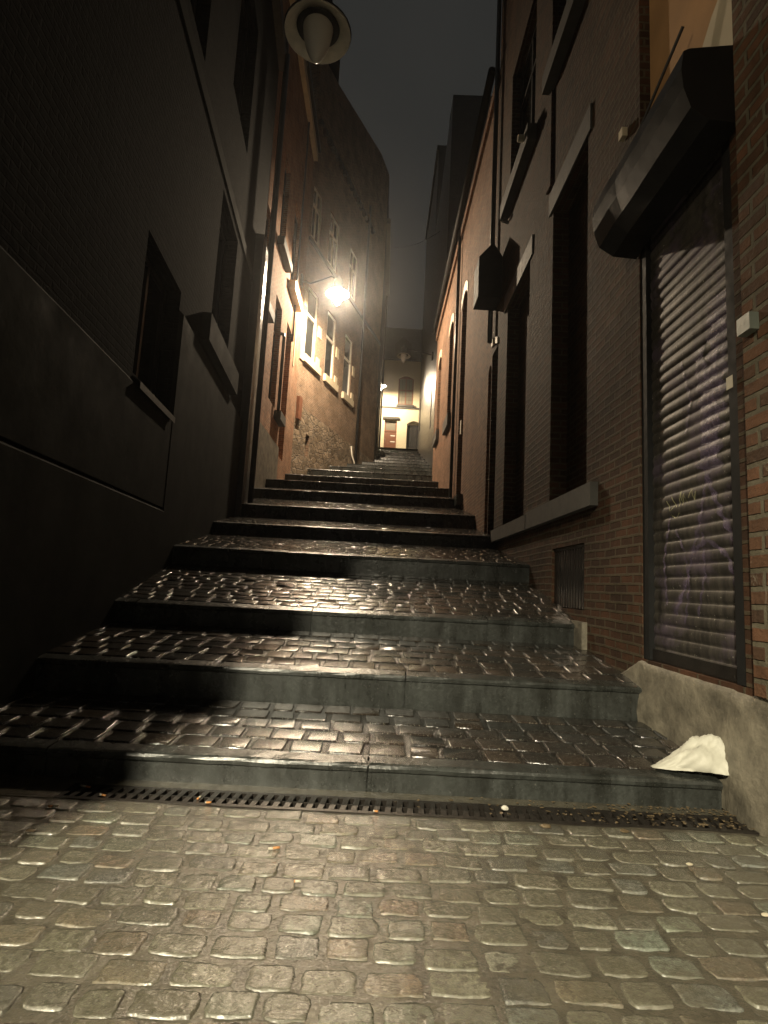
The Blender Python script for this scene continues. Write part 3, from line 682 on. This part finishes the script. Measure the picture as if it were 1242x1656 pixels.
def stroke(mb, pts, wd):
    pts = [Vector(p) for p in pts]; out = []
    for a, b in zip(pts, pts[1:]):
        n = max(2, int((b - a).length / .012)); out += [a + (b - a) * k / n for k in range(n)]
    out.append(pts[-1]); prev = None
    for i, p in enumerate(out):
        d = (out[min(i + 1, len(out) - 1)] - out[max(i - 1, 0)]).normalized(); nn = Vector((-d.y, d.x)) * wd / 2 * (1 + .35 * math.sin(i * .7))
        q = [p - nn, p, p + nn]
        r = [mb.vert((XR - (sx(v.y) + .0035), min(3.89, max(2.96, v.x)), max(.71, v.y))) for v in q]
        if prev: 
            for j in range(2): mb.face((prev[j], prev[j + 1], r[j + 1], r[j]))
        prev = r
mb = MB()
for pts, wd in (([(3.24, 1.78), (3.33, 1.5), (3.50, 1.12), (3.62, .95)], .030), ([(3.24, 1.78), (3.10, 1.52), (2.97, 1.36)], .04), ([(3.42, 1.34), (3.24, 1.40), (3.06, 1.30), (2.99, 1.12)], .028),
                ([(3.06, 2.85), (3.10, 2.5), (3.16, 2.15), (3.22, 1.82)], .20), ([(3.30, 2.6), (3.24, 2.2), (3.2, 1.9)], .10), ([(3.12, 2.75), (3.16, 2.4), (3.28, 1.9), (3.22, 1.78)], .07), ([(3.2, 2.3), (3.12, 2.1), (3.18, 1.9)], .05), ([(3.66, 1.6), (3.75, 1.3), (3.72, 1.0)], .022),
                ([(3.30, 1.45), (3.28, 1.2), (3.36, .95)], .02), ([(3.50, 2.6), (3.40, 2.3), (3.46, 2.1)], .022), ([(3.6, 1.5), (3.5, 1.35), (3.45, 1.15), (3.5, .9)], .018)):
    stroke(mb, pts, wd)
g_ = mb.build('graffiti', 'spray', sh); g_['label'] = 'violet sprayed scrawl down the shutter'
mb = MB()
for pts, wd in (([(3.70, 1.70), (3.66, 1.62), (3.60, 1.66), (3.64, 1.72), (3.58, 1.64)], .007), ([(3.55, 1.64), (3.53, 1.74), (3.51, 1.64), (3.49, 1.72), (3.46, 1.65)], .007),
                ([(3.44, 1.68), (3.40, 1.73), (3.38, 1.66), (3.35, 1.71)], .006), ([(3.66, 1.60), (3.60, 1.57), (3.55, 1.60)], .006)):
    stroke(mb, pts, wd)
g_ = mb.build('graffiti', 'spray_pale', sh); g_['label'] = 'small pale yellow marker tag at half height'
# shutter case / hood
mb = MB(); prof = [(1.876, 3.68), (1.70, 3.69), (1.60, 3.76), (1.56, 3.88), (1.548, 4.0), (1.565, 4.11), (1.60, 4.13), (1.876, 4.17)]
n = 10; rings = []
for k in range(n + 1):
    y = 2.76 + (4.02 - 2.76) * k / n; s_ = 1 + (.06 * max(0, (k - 7) / 3))
    rings.append([mb.vert((1.876 - (1.876 - px) * s_ + rnd.uniform(-.0015, .0015), y, pz + rnd.uniform(-.002, .002) - .03 * max(0, (k - 8) / 2))) for px, pz in prof])
for a, b in zip(rings, rings[1:]):
    for j in range(len(prof) - 1): mb.face((a[j], a[j + 1], b[j + 1], b[j]))
mb.face(rings[0]); mb.face(rings[-1][::-1])
hd = mb.build('shutter_case', 'black_metal', D)
mb = MB(); mb.tube([(1.87, 3.3, 4.9), (1.8, 3.8, 4.55), (1.74, 4.0, 4.35), (1.70, 4.06, 4.15)], .012, 6); mb.build('cable', 'cable', hd)
mb = MB(); mb.box(1.83, 1.875, 4.16, 4.23, 4.84, 4.92); mb.build('sensor', 'stone_cream', hd, bevel=.01)
# cellar grille
mb = MB(); y = 5.12
while y < 6.04:
    fr.box(mb, U(y), U(y + .045), .91, 1.50, -.09, -.03); y += .075
fr.box(mb, U(5.105), U(6.055), 1.49, 1.515, -.09, -.02); mb.build('cellar_grille', 'iron', D)
mb = MB(); fr.box(mb, U(2.63), U(2.73), 2.41, 2.50, .036, .085); mb.build('junction_box', 'plastic_grey', D, bevel=.008)
mb = MB(); fr.box(mb, U(9.224), U(9.736), 1.91, 5.29, -.296, -.24); mb.build('door', 'dark_frame', D)
mb = MB()
for k in range(7):
    t0, t1 = k / 7, (k + 1) / 7; f_ = lambda t: (9.2 + .54 * t, 5.3 + .16 * math.sin(math.pi * t * .5))
    (ya, za), (yb, zb_) = f_(t0), f_(t1)
    mb.hexa([fr.P(U(ya), za, -.05), fr.P(U(yb), zb_, -.05), fr.P(U(yb), zb_, .03), fr.P(U(ya), za, .03), fr.P(U(ya), za + .12, -.05), fr.P(U(yb), zb_ + .12, -.05), fr.P(U(yb), zb_ + .12, .03), fr.P(U(ya), za + .12, .03)])
mb.build('lintel', 'stone_cream', D)
pipe([fr.P(U(9.62), 5.5, .08), fr.P(U(9.62), 13, .08)], .045, 'black_metal', D)
mb = MB(); mb.tube([fr.P(U(7.18), 7.46, .12), fr.P(U(7.18), 7.46, .22)], .05, 8); mb.build('insulator', 'cream_plastic', D)
mb = MB(); mb.tube([fr.P(U(8.68), 7.21, .0), fr.P(U(8.68), 7.25, .12)], .03, 8); mb.build('hook', 'grey_metal', D)

# box hung on that wall: a thing that rests on it
wb = MB(); pr = [(9.0, 6.05), (9.35, 6.05), (9.35, 6.75), (9.17, 7.02), (9.0, 6.78)]
xa, xb = 1.46, 1.872
a_ = [wb.vert((xa, 9.0, 6.05)), wb.vert((xa, 9.5, 6.05)), wb.vert((xa, 9.5, 6.78)), wb.vert((xa, 9.0, 6.78)),
      wb.vert((xb, 9.0, 6.05)), wb.vert((xb, 9.5, 6.05)), wb.vert((xb, 9.5, 6.80)), wb.vert((xb, 9.0, 6.80)), wb.vert((1.70, 9.0, 7.06)), wb.vert((1.70, 9.5, 7.06))]
for f in ((0, 1, 5, 4), (0, 3, 2, 1), (4, 5, 6, 7), (0, 4, 7, 8, 3), (1, 2, 9, 6, 5), (3, 8, 9, 2), (8, 7, 6, 9)): wb.face(tuple(a_[i] for i in f))
tag(wb.build('wall_box', 'matt_black', bevel=.01), 'black gabled box hung high on the right brick wall above a narrow doorway', 'wall box')

# ------------------------------------------------------------ RIGHT: long lower brick house
fe = Face((XR + .004, 9.753), (XR + .004, 21.3), -1); U = fe.uy
E_ = empty('brick_house', (XR, 9.75, 2), 'long lower brick house on the right with arched openings, lit orange by the lamp', 'house')
opE = [(9.80, 10.1, 1.9, 5.2, .3, .12), (13.25, 14.1, 3.2, 8.7, .3, .25), (15.95, 16.9, 6.15, 9.2, .2, .25), (19.3, 20.3, 6.6, 9.5, .2, .25)]
facade(fe, 1.4, 11.3, [(U(o[0]), U(o[1]), *o[2:]) for o in opE], ['brick_far'], E_)
mb = MB(); fe.box(mb, U(13.254), U(14.096), 3.21, 8.3, -.296, -.24); mb.build('door', 'dark_frame', E_)
mb = MB(); fe.box(mb, U(9.804), U(10.096), 1.91, 5.0, -.296, -.24); mb.build('door', 'dark_frame', E_)
for a, b, c, d in ((15.95, 16.9, 6.15, 9.2), (19.3, 20.3, 6.6, 9.5)):
    window(fe, U(a), U(b), c, d - .22, .2, E_, 'dark_frame', 'glass', mull=True)
for a, b, c in ((15.8, 17.05, 6.15), (19.15, 20.45, 6.6)):
    mb = MB(); fe.box(mb, U(a), U(b), c - .36, c - .004, -.003, .11); mb.build('window_sill', 'stone', E_, bevel=.03)
def archlintel(a, b, z, rise, w=.02, t=.26):
    mb = MB(); n = 8
    for k in range(n):
        f_ = lambda t_: (a - .1 + (b - a + .2) * t_, z - rise + rise * (1 - (2 * t_ - 1) ** 2) + .01)
        (ya, za), (yb, zb_) = f_(k / n), f_((k + 1) / n)
        mb.hexa([fe.P(U(ya), za, 0), fe.P(U(yb), zb_, 0), fe.P(U(yb), zb_, w), fe.P(U(ya), za, w), fe.P(U(ya), za + t, 0), fe.P(U(yb), zb_ + t, 0), fe.P(U(yb), zb_ + t, w), fe.P(U(ya), za + t, w)])
    mb.build('lintel', 'stone_cream', E_)
archlintel(13.25, 14.1, 8.7, .25); archlintel(15.95, 16.9, 9.2, .25); archlintel(19.3, 20.3, 9.5, .25)
slab(fe, 0, U(21.3), 10.85, 11.1, .07, 'cornice', 'brick_far', E_, bevel=0)
mb = MB(); mb.tube([fe.P(0, 11.22, .16), fe.P(U(21.3), 11.22, .16)], .08, 10); mb.build('gutter', 'matt_black', E_, smooth=True)
mb = MB(); mb.hexa([fe.P(0, 11.302, 0), fe.P(fe.len, 11.302, 0), fe.P(fe.len, 11.302, -5), fe.P(0, 11.302, -5), fe.P(0, 11.4, -.2), fe.P(fe.len, 11.4, -.2), fe.P(fe.len, 13.5, -4.0), fe.P(0, 13.5, -4.0)])
mb.build('roof', 'slate', E_)
slab(fe, U(13.55), U(13.70), 4.9, 5.25, .012, 'number_plate', 'white_paint', E_, w0=.002, bevel=.002)
pipe([fe.P(U(14.6), gz(14.5), .08), fe.P(U(14.6), 11.1, .08)], .045, 'black_metal', E_)
slab(fe, U(12.9), U(14.5), 3.0, 3.25, .14, 'doorstep', 'bluestone', E_)

# ------------------------------------------------------------ RIGHT: far houses
ff = Face((2.12, 21.32), (2.35, 31), -1)
F0 = empty('dark_house', (2.12, 21.32, 5), 'tall dark house rising behind the long brick roof on the right', 'house')
facade(ff, 4.8, 22.0, [(3, 3.9, 8.4, 10.6, .2), (6.2, 7.1, 9.2, 11.4, .2)], ['black_wall'], F0, depth=6)
for o in ((3, 3.9, 8.4, 10.6, .2), (6.2, 7.1, 9.2, 11.4, .2)): window(ff, *o, F0, 'dark_frame', 'glass')
mb = MB(); mb.box(2.2, 2.9, 22.5, 23.4, 22.003, 22.7); mb.build('chimney', 'brick_dark', F0)
ff1 = Face((2.35, 31.01), (2.37, 40.0), -1)
F1 = empty('black_walled_house', (2.35, 31.01, 8), 'tall house with shiny wet black wall at the top right of the stairs', 'house')
facade(ff1, 7.5, 28.0, [(6.8, 7.8, 11.9, 14.4, .15)], ['black_wall'], F1, depth=6)
window(ff1, 6.8, 7.8, 11.9, 14.4, .15, F1, 'dark_frame', 'glass')
mb = MB(); ff1.box(mb, 0, 9, 27.7, 28.003, -.01, .12); mb.build('cornice', 'slate', F1)

# ------------------------------------------------------------ cream house closing the view
fh = Face((-8.5, 40.0), (9.5, 40.0), 1)
Hh = empty('cream_house', (0, 40, 10.8), 'cream rendered house with brown door closing the alley at the top of the stairs', 'house')
X = lambda x: x + 8.5
opH = [(X(-.12), X(.79), 10.86, 13.2, .18), (X(.76), X(1.9), 14.36, 16.6, .16, .22), (X(1.53), X(2.55), 10.86, 13.15, .3, .25), (X(-4.2), X(-3.0), 14.36, 16.6, .16, .22), (X(-4.0), X(-3.1), 10.86, 13.2, .16), (X(4.2), X(5.4), 14.36, 16.6, .16, .22)]
facade(fh, 10.3, 17.85, opH, ['cream'], Hh, depth=7)
dm = MB(); fh.box(dm, X(-.116), X(.786), 10.87, 12.25, -.176, -.12); door = dm.build('door', 'brown_wood', Hh)
for z in (11.5, 11.95):
    mb = MB(); fh.box(mb, X(.35), X(.68), z, z + .07, -.119, -.11); mb.build('letter_plate', 'white_paint', door)
mb = MB(); mb.tube([fh.P(X(-.05), 11.45, -.10), fh.P(X(-.03), 11.6, -.07), fh.P(X(-.05), 11.75, -.10)], .02, 6); mb.build('handle', 'grey_metal', door)
mb = MB(); fh.box(mb, X(-.116), X(.786), 12.28, 12.40, -.176, -.10); fh.box(mb, X(-.116), X(-.02), 12.402, 13.19, -.176, -.11); fh.box(mb, X(.69), X(.786), 12.402, 13.19, -.176, -.11); mb.build('door_frame', 'brown_wood', Hh)
mb = MB(); mb.quad(fh.P(X(-.02), 12.4, -.15), fh.P(X(.69), 12.4, -.15), fh.P(X(.69), 13.15, -.15), fh.P(X(-.02), 13.15, -.15), ((0, 0), (.7, 0), (.7, .75), (0, .75))); mb.build('fanlight', 'curtain', Hh)
slab(fh, X(-.28), X(.95), 13.2, 13.36, .12, 'door_hood', 'stone', Hh)
slab(fh, 0, 18, 14.05, 14.18, .06, 'string_course', 'stone', Hh)
slab(fh, X(.66), X(2.0), 14.2, 14.35, .12, 'window_sill', 'stone', Hh)
wn = window(fh, X(.76), X(1.9), 14.36, 16.6, .16, Hh, 'brown_wood', 'curtain', fw=.10, transom=15.5, arch=.12)
mb = MB()
for k in (1, 2): 
    fh.box(mb, X(.86), X(1.28), 14.46 + .3 * k, 14.475 + .3 * k, -.135, -.125); fh.box(mb, X(1.38), X(1.8), 14.46 + .3 * k, 14.475 + .3 * k, -.135, -.125)
for x in (1.06, 1.58): fh.box(mb, X(x), X(x + .015), 14.46, 16.3, -.124, -.118)
mb.build('glazing_bar', 'dark_frame', wn)
mb = MB(); fh.box(mb, X(1.535), X(2.545), 10.87, 12.9, -.296, -.22); gd = mb.build('passage_door', 'dark_frame', Hh)
window(fh, X(-4.2), X(-3.0), 14.36, 16.6, .16, Hh, 'brown_wood', 'curtain', fw=.1, transom=15.5, arch=.12)
window(fh, X(4.2), X(5.4), 14.36, 16.6, .16, Hh, 'brown_wood', 'curtain', fw=.1, transom=15.5, arch=.12)
mb = MB(); fh.box(mb, X(-3.996), X(-3.104), 10.87, 13.19, -.156, -.1); mb.build('door', 'brown_wood', Hh)
mb = MB(); mb.tube([fh.P(0, 17.8, .14), fh.P(18, 17.8, .14)], .09, 8); mb.build('gutter', 'iron', Hh, smooth=True)
mb = MB(); mb.hexa([fh.P(0, 17.853, .1), fh.P(18, 17.853, .1), fh.P(18, 17.853, -7), fh.P(0, 17.853, -7), fh.P(0, 17.95, .08), fh.P(18, 17.95, .08), fh.P(18, 21.6, -2.6), fh.P(0, 21.6, -2.6)]); mb.build('roof', 'slate', Hh)
mb = MB(); mb.poly([(.35, 40.25, 18.2), (1.6, 40.25, 18.2), (1.6, 40.25, 19.2), (.97, 40.25, 19.8), (.35, 40.25, 19.2)]); mb.poly([(.35, 40.25, 19.2), (.97, 40.25, 19.8), (.97, 42, 19.8), (.35, 42, 19.2)]); mb.poly([(1.6, 40.25, 19.2), (.97, 40.25, 19.8), (.97, 42, 19.8), (1.6, 42, 19.2)])
mb.poly([(.35, 40.25, 18.2), (.35, 40.25, 19.2), (.35, 42, 19.2), (.35, 42, 18.2)]); mb.poly([(1.6, 40.25, 18.2), (1.6, 40.25, 19.2), (1.6, 42, 19.2), (1.6, 42, 18.2)])
mb.build('dormer', 'slate', Hh)

# ------------------------------------------------------------ street lamps
def lamp(c, r, arm, lit, label, power=0, wall=None):
    t = empty('street_lamp', c, label, 'street lamp', 'dish shaded street lamps hung over the alley')
    k = r / .36
    mb = MB(); mb.lathe(c, [(.10 * k, .16 * k), (.14 * k, .13 * k), (.22 * k, .085 * k), (.30 * k, .045 * k), (.36 * k, 0), (.362 * k, -.018 * k), (.35 * k, -.012 * k), (.30 * k, .028 * k), (.24 * k, .055 * k), (.235 * k, .10 * k), (.10 * k, .13 * k)], 40)
    mb.build('shade', ['enamel'], t, smooth=True)
    mb = MB(); mb.lathe(c, [(.165 * k, .05 * k), (.21 * k, .035 * k), (.236 * k, .05 * k)], 32); mb.build('reflector', 'dark_frame', t, smooth=True)
    mb = MB(); mb.lathe(c, [(0, .62 * k), (.03 * k, .60 * k), (.05 * k, .50 * k), (.13 * k, .46 * k), (.15 * k, .34 * k), (.13 * k, .22 * k), (.18 * k, .165 * k), (.145 * k, .14 * k), (.31 * k, .055 * k), (.372 * k, .008 * k)], 28)
    mb.build('housing', 'black_metal', t, smooth=True)
    mb = MB(); pr = []
    for i in range(13):
        a = i / 12; pr.append((.165 * k * max(0, 1 - a ** 2.4) ** .62 * (1 - .22 * a) if i < 12 else 0, .06 * k - .44 * k * a))
    mb.lathe(c, pr, 28); mb.build('bowl', 'bowl_lit' if lit else 'bowl_off', t, smooth=True)
    mb = MB(); mb.tube(arm, .028 * k, 8); mb.build('arm', 'black_metal', t, smooth=True)
    if wall:
        mb = MB(); mb.box(*wall); mb.build('wall_bracket', 'black_metal', t)
    if power:
        l = light('lamp_light', (0, 0, .0), power, (1, .84, .63), .10 * k); l.parent = t
    return t
c = (-.98, 5.4, 7.02)
lamp(c, .36, [(c[0], c[1], 7.6), (c[0] - .1, c[1], 7.95), (c[0] - .5, c[1], 8.1), (-2.5, 5.4, 8.0)], False, 'large unlit dish shaded lamp hanging at the top of the picture, nearest of the lamps', wall=(-2.52, -2.46, 5.3, 5.5, 7.8, 8.2))
c = (-1.99, 18.8, 11.28)
lamp(c, .42, [(c[0], c[1], 11.75), (c[0] - .25, c[1], 11.95), (c[0] - .6, c[1], 11.78), (c[0] - 1.0, c[1], 11.62), (-3.34, 18.85, 11.72)], True, 'brightly lit lamp on an arm beside the tall white windows', LAMP_POWER, (-3.37, -3.28, 18.74, 18.96, 11.5, 11.95))
c = (.72, 28, 13.02)
lamp(c, .36, [(c[0], c[1], 13.25), (c[0] + .2, c[1], 13.42), (2.3, 28, 13.15)], False, 'small unlit lamp on a long arm in front of the cream house', wall=(2.2, 2.29, 27.9, 28.1, 12.9, 13.3))
c = (-.52, 38, 15.0)
lamp(c, .36, [(c[0], c[1], 15.35), (c[0] - .3, c[1], 15.5), (-1.4, 38, 15.4)], True, 'lit lamp half hidden behind the dark house, glowing on the cream facade', 4200)

# wire across the alley
mb = MB(); pts = []
for k in range(13):
    t = k / 12; pts.append((-.5 + 2.75 * t, 29.5 - 3 * t, 20.1 + (-.9) * t - .35 * math.sin(math.pi * t)))
mb.tube(pts, .012, 5); tag(mb.build('cable', 'cable'), 'thin black cable sagging across the sky between the far houses', 'cable')

# ------------------------------------------------------------ drain, litter
dr = empty('drain_grate', (0, 2.73, 0), 'long slotted iron drain grate along the foot of the first step', 'drain')
mb = MB(); n = 62; x0, x1 = -1.42, 1.80; w_ = (x1 - x0) / n
for k in range(n):
    a = x0 + k * w_; s_ = .012
    mb.hexa([(a, 2.717, -.04), (a + w_ * .52, 2.717, -.04), (a + w_ * .52 + s_, 2.847, -.04), (a + s_, 2.847, -.04), (a, 2.717, .006), (a + w_ * .52, 2.717, .006), (a + w_ * .52 + s_, 2.847, .006), (a + s_, 2.847, .006)])
mb.box(x0, x1, 2.778, 2.786, -.03, .0045)
mb.build('grate_bars', 'iron', dr)
mb = MB(); mb.box(x0, x1, 2.690, 2.716, -.05, .006); mb.box(x0, x1, 2.848, 2.872, -.05, .006); mb.build('frame', 'iron', dr, bevel=.003)
mb = MB(); mb.quad((x0 - 2, 2.68, -.12), (x1 + .3, 2.68, -.12), (x1 + .3, 2.88, -.12), (x0 - 2, 2.88, -.12)); mb.build('channel', 'void', dr)
mb = MB(); mb.box(-3, x0 - .002, 2.692, 2.96, -.1, .003); mb.box(x0, 2.2, 2.873, 2.96, -.1, .004); tag(mb.build('gutter_strip', 'joint'), kind='structure')
# debris lying on the right end of the grate
mb = MB()
for k in range(260):
    x = 1.8 - abs(rnd.gauss(0, .55)); y = rnd.uniform(2.70, 2.94); r = rnd.uniform(.004, .013); z = .008 + rnd.uniform(0, .006)
    if x < -1.3: continue
    a = rnd.uniform(0, 6.28); pts = [(x + r * math.cos(a + q) * rnd.uniform(.6, 1.2), y + r * math.sin(a + q) * rnd.uniform(.5, 1), z + rnd.uniform(0, .006)) for q in (0, 1.3, 2.5, 3.8, 5.1)]
    mb.poly(pts); 
tag(mb.build('litter', 'leaf'), 'small wet leaf scraps and grit on the drain', 'litter', kind='stuff')

def butt(x, y, ang, L1, L2, label, z=.012):
    e = empty('cigarette_butt', (x, y, z), label, 'cigarette butt', 'cigarette butts lying near the drain')
    d = Vector((math.cos(ang), math.sin(ang), rnd.uniform(-.05, .05)))
    p = Vector((x, y, z)); r = .0045
    mb = MB(); mb.tube([p - d * L1, p], r, 8); mb.build('filter', 'filter', e, smooth=True)
    mb = MB(); mb.tube([p, p + d * L2], [r, r * .9], 8); mb.build('paper', 'cig_paper', e, smooth=True)
for a in ((-1.36, 2.58, .3, .018, .022, 'whole cigarette butt left of the drain, on the dark paving'),
          (-1.34, 2.82, 2.9, .022, .03, 'long pale cigarette butt at the left end of the drain'),
          (-1.22, 2.73, 2.8, .022, .012, 'short cigarette butt on the left end of the grate'),
          (-.78, 2.75, 1.4, .012, .022, 'upright lying cigarette butt on the grate, beside an orange one'),
          (-.73, 2.703, .15 + math.pi, .022, .004, 'stubby orange filter on the front rim of the grate'),
          (.04, 2.703, 3.0, .016, .006, 'small orange filter at the middle of the grate front rim'),
          (-.35, 2.30, .25 + math.pi, .026, .018, 'orange cigarette butt alone on the setts in front of the drain'),
          (-.23, 2.07, .05, .004, .02, 'tiny white cigarette end in a sett joint below the orange butt')): butt(*a)
def blob(name, c, r, m, label, cat, flat=.6, seed=1, group=None):
    R = random.Random(seed); mb = MB(); seg, rg = 9, 6; rows = []
    for j in range(rg + 1):
        ph = math.pi * j / rg; rows.append([])
        for i in range(seg):
            th = 2 * math.pi * i / seg; k = R.uniform(.8, 1.15) if 0 < j < rg else 1
            rows[-1].append(mb.vert((c[0] + r[0] * k * math.sin(ph) * math.cos(th), c[1] + r[1] * k * math.sin(ph) * math.sin(th), c[2] + r[2] * math.cos(ph))))
    for a, b in zip(rows, rows[1:]):
        for i in range(seg): mb.face((a[i], b[i], b[(i + 1) % seg], a[(i + 1) % seg]))
    return tag(mb.build(name, m), label, cat, group)
blob('pebble', (.66, 2.80, .018), (.018, .013, .012), 'pebble', 'pale pebble on the drain grate right of the middle', 'pebble', seed=3)
blob('pebble', (.80, 2.62, .017), (.026, .015, .008), 'leaf', 'flat brown pebble lying against the front rim of the drain', 'pebble', seed=5)
blob('pebble', (1.28, 2.33, .016), (.013, .010, .005), 'cream_plastic', 'small yellowish chip on the setts toward the right wall', 'pebble', seed=7)
blob('pebble', (1.35, 2.00, .016), (.015, .009, .005), 'cream_plastic', 'pale oval chip on the setts, lower right of the picture', 'pebble', seed=8)
blob('leaf', (-1.31, 2.34, .014), (.020, .013, .003), 'leaf', 'small tan leaf lying on the setts at the far left', 'leaf', seed=9)
blob('leaf', (1.15, 2.62, .014), (.022, .018, .004), 'leaf', 'wet brown leaf at the right end of the drain', 'leaf', seed=10)

# crumpled white bag on the first step
mb = MB(); R = random.Random(4); nu, nv = 40, 30; rows = []
for i in range(nu + 1):
    t = i / nu; x = 1.50 + .37 * t; hgt = .150 * (math.sin(min(1, t * 1.1) * math.pi / 2) ** 1.35) * (1 if t < .9 else 1 - 3.0 * (t - .9)); wd = .015 + .11 * t ** .8
    rows.append([])
    for j in range(nv + 1):
        a = math.pi * j / nv; f_ = 1 + .12 * math.sin(5 * a + 9 * t) * t + R.uniform(-.035, .035) + .13 * abs(math.sin(6 * t + 2.2 * a + math.sin(5 * a))) + .10 * abs(math.sin(4 * a - 9 * t)) - .1
        rows[-1].append(mb.vert((x + R.uniform(-.003, .003), 3.08 - math.cos(a) * wd * f_, .158 + .02 * t + max(.0, math.sin(a)) * hgt * f_)))
for a, b in zip(rows, rows[1:]):
    for j in range(nv): mb.face((a[j], a[j + 1], b[j + 1], b[j]))
mb.face(rows[-1][::-1]); mb.face(rows[0])
bag = mb.build('paper_bag', 'paper', smooth=True); tag(bag, 'crumpled white paper bag on the first step against the right wall', 'bag')

# ------------------------------------------------------------ drizzle haze
HZ = True
if HZ:
    mb = MB(); mb.box(-140, 140, -110, 155, -2.5, 32)
    m = bpy.data.materials.new('mist'); m.use_nodes = True; nt = m.node_tree
    nt.nodes.remove(nt.nodes['Principled BSDF']); pv = N(nt, 'ShaderNodeVolumePrincipled')
    pv.inputs['Color'].default_value = (.9, .9, .9, 1); pv.inputs['Density'].default_value = .0013; pv.inputs['Anisotropy'].default_value = .92
    L(nt, pv.outputs[0], nt.nodes['Material Output'].inputs['Volume'])
    o = mb.build('haze', m); tag(o, 'thin night drizzle haze in the alley air', 'haze', kind='stuff')
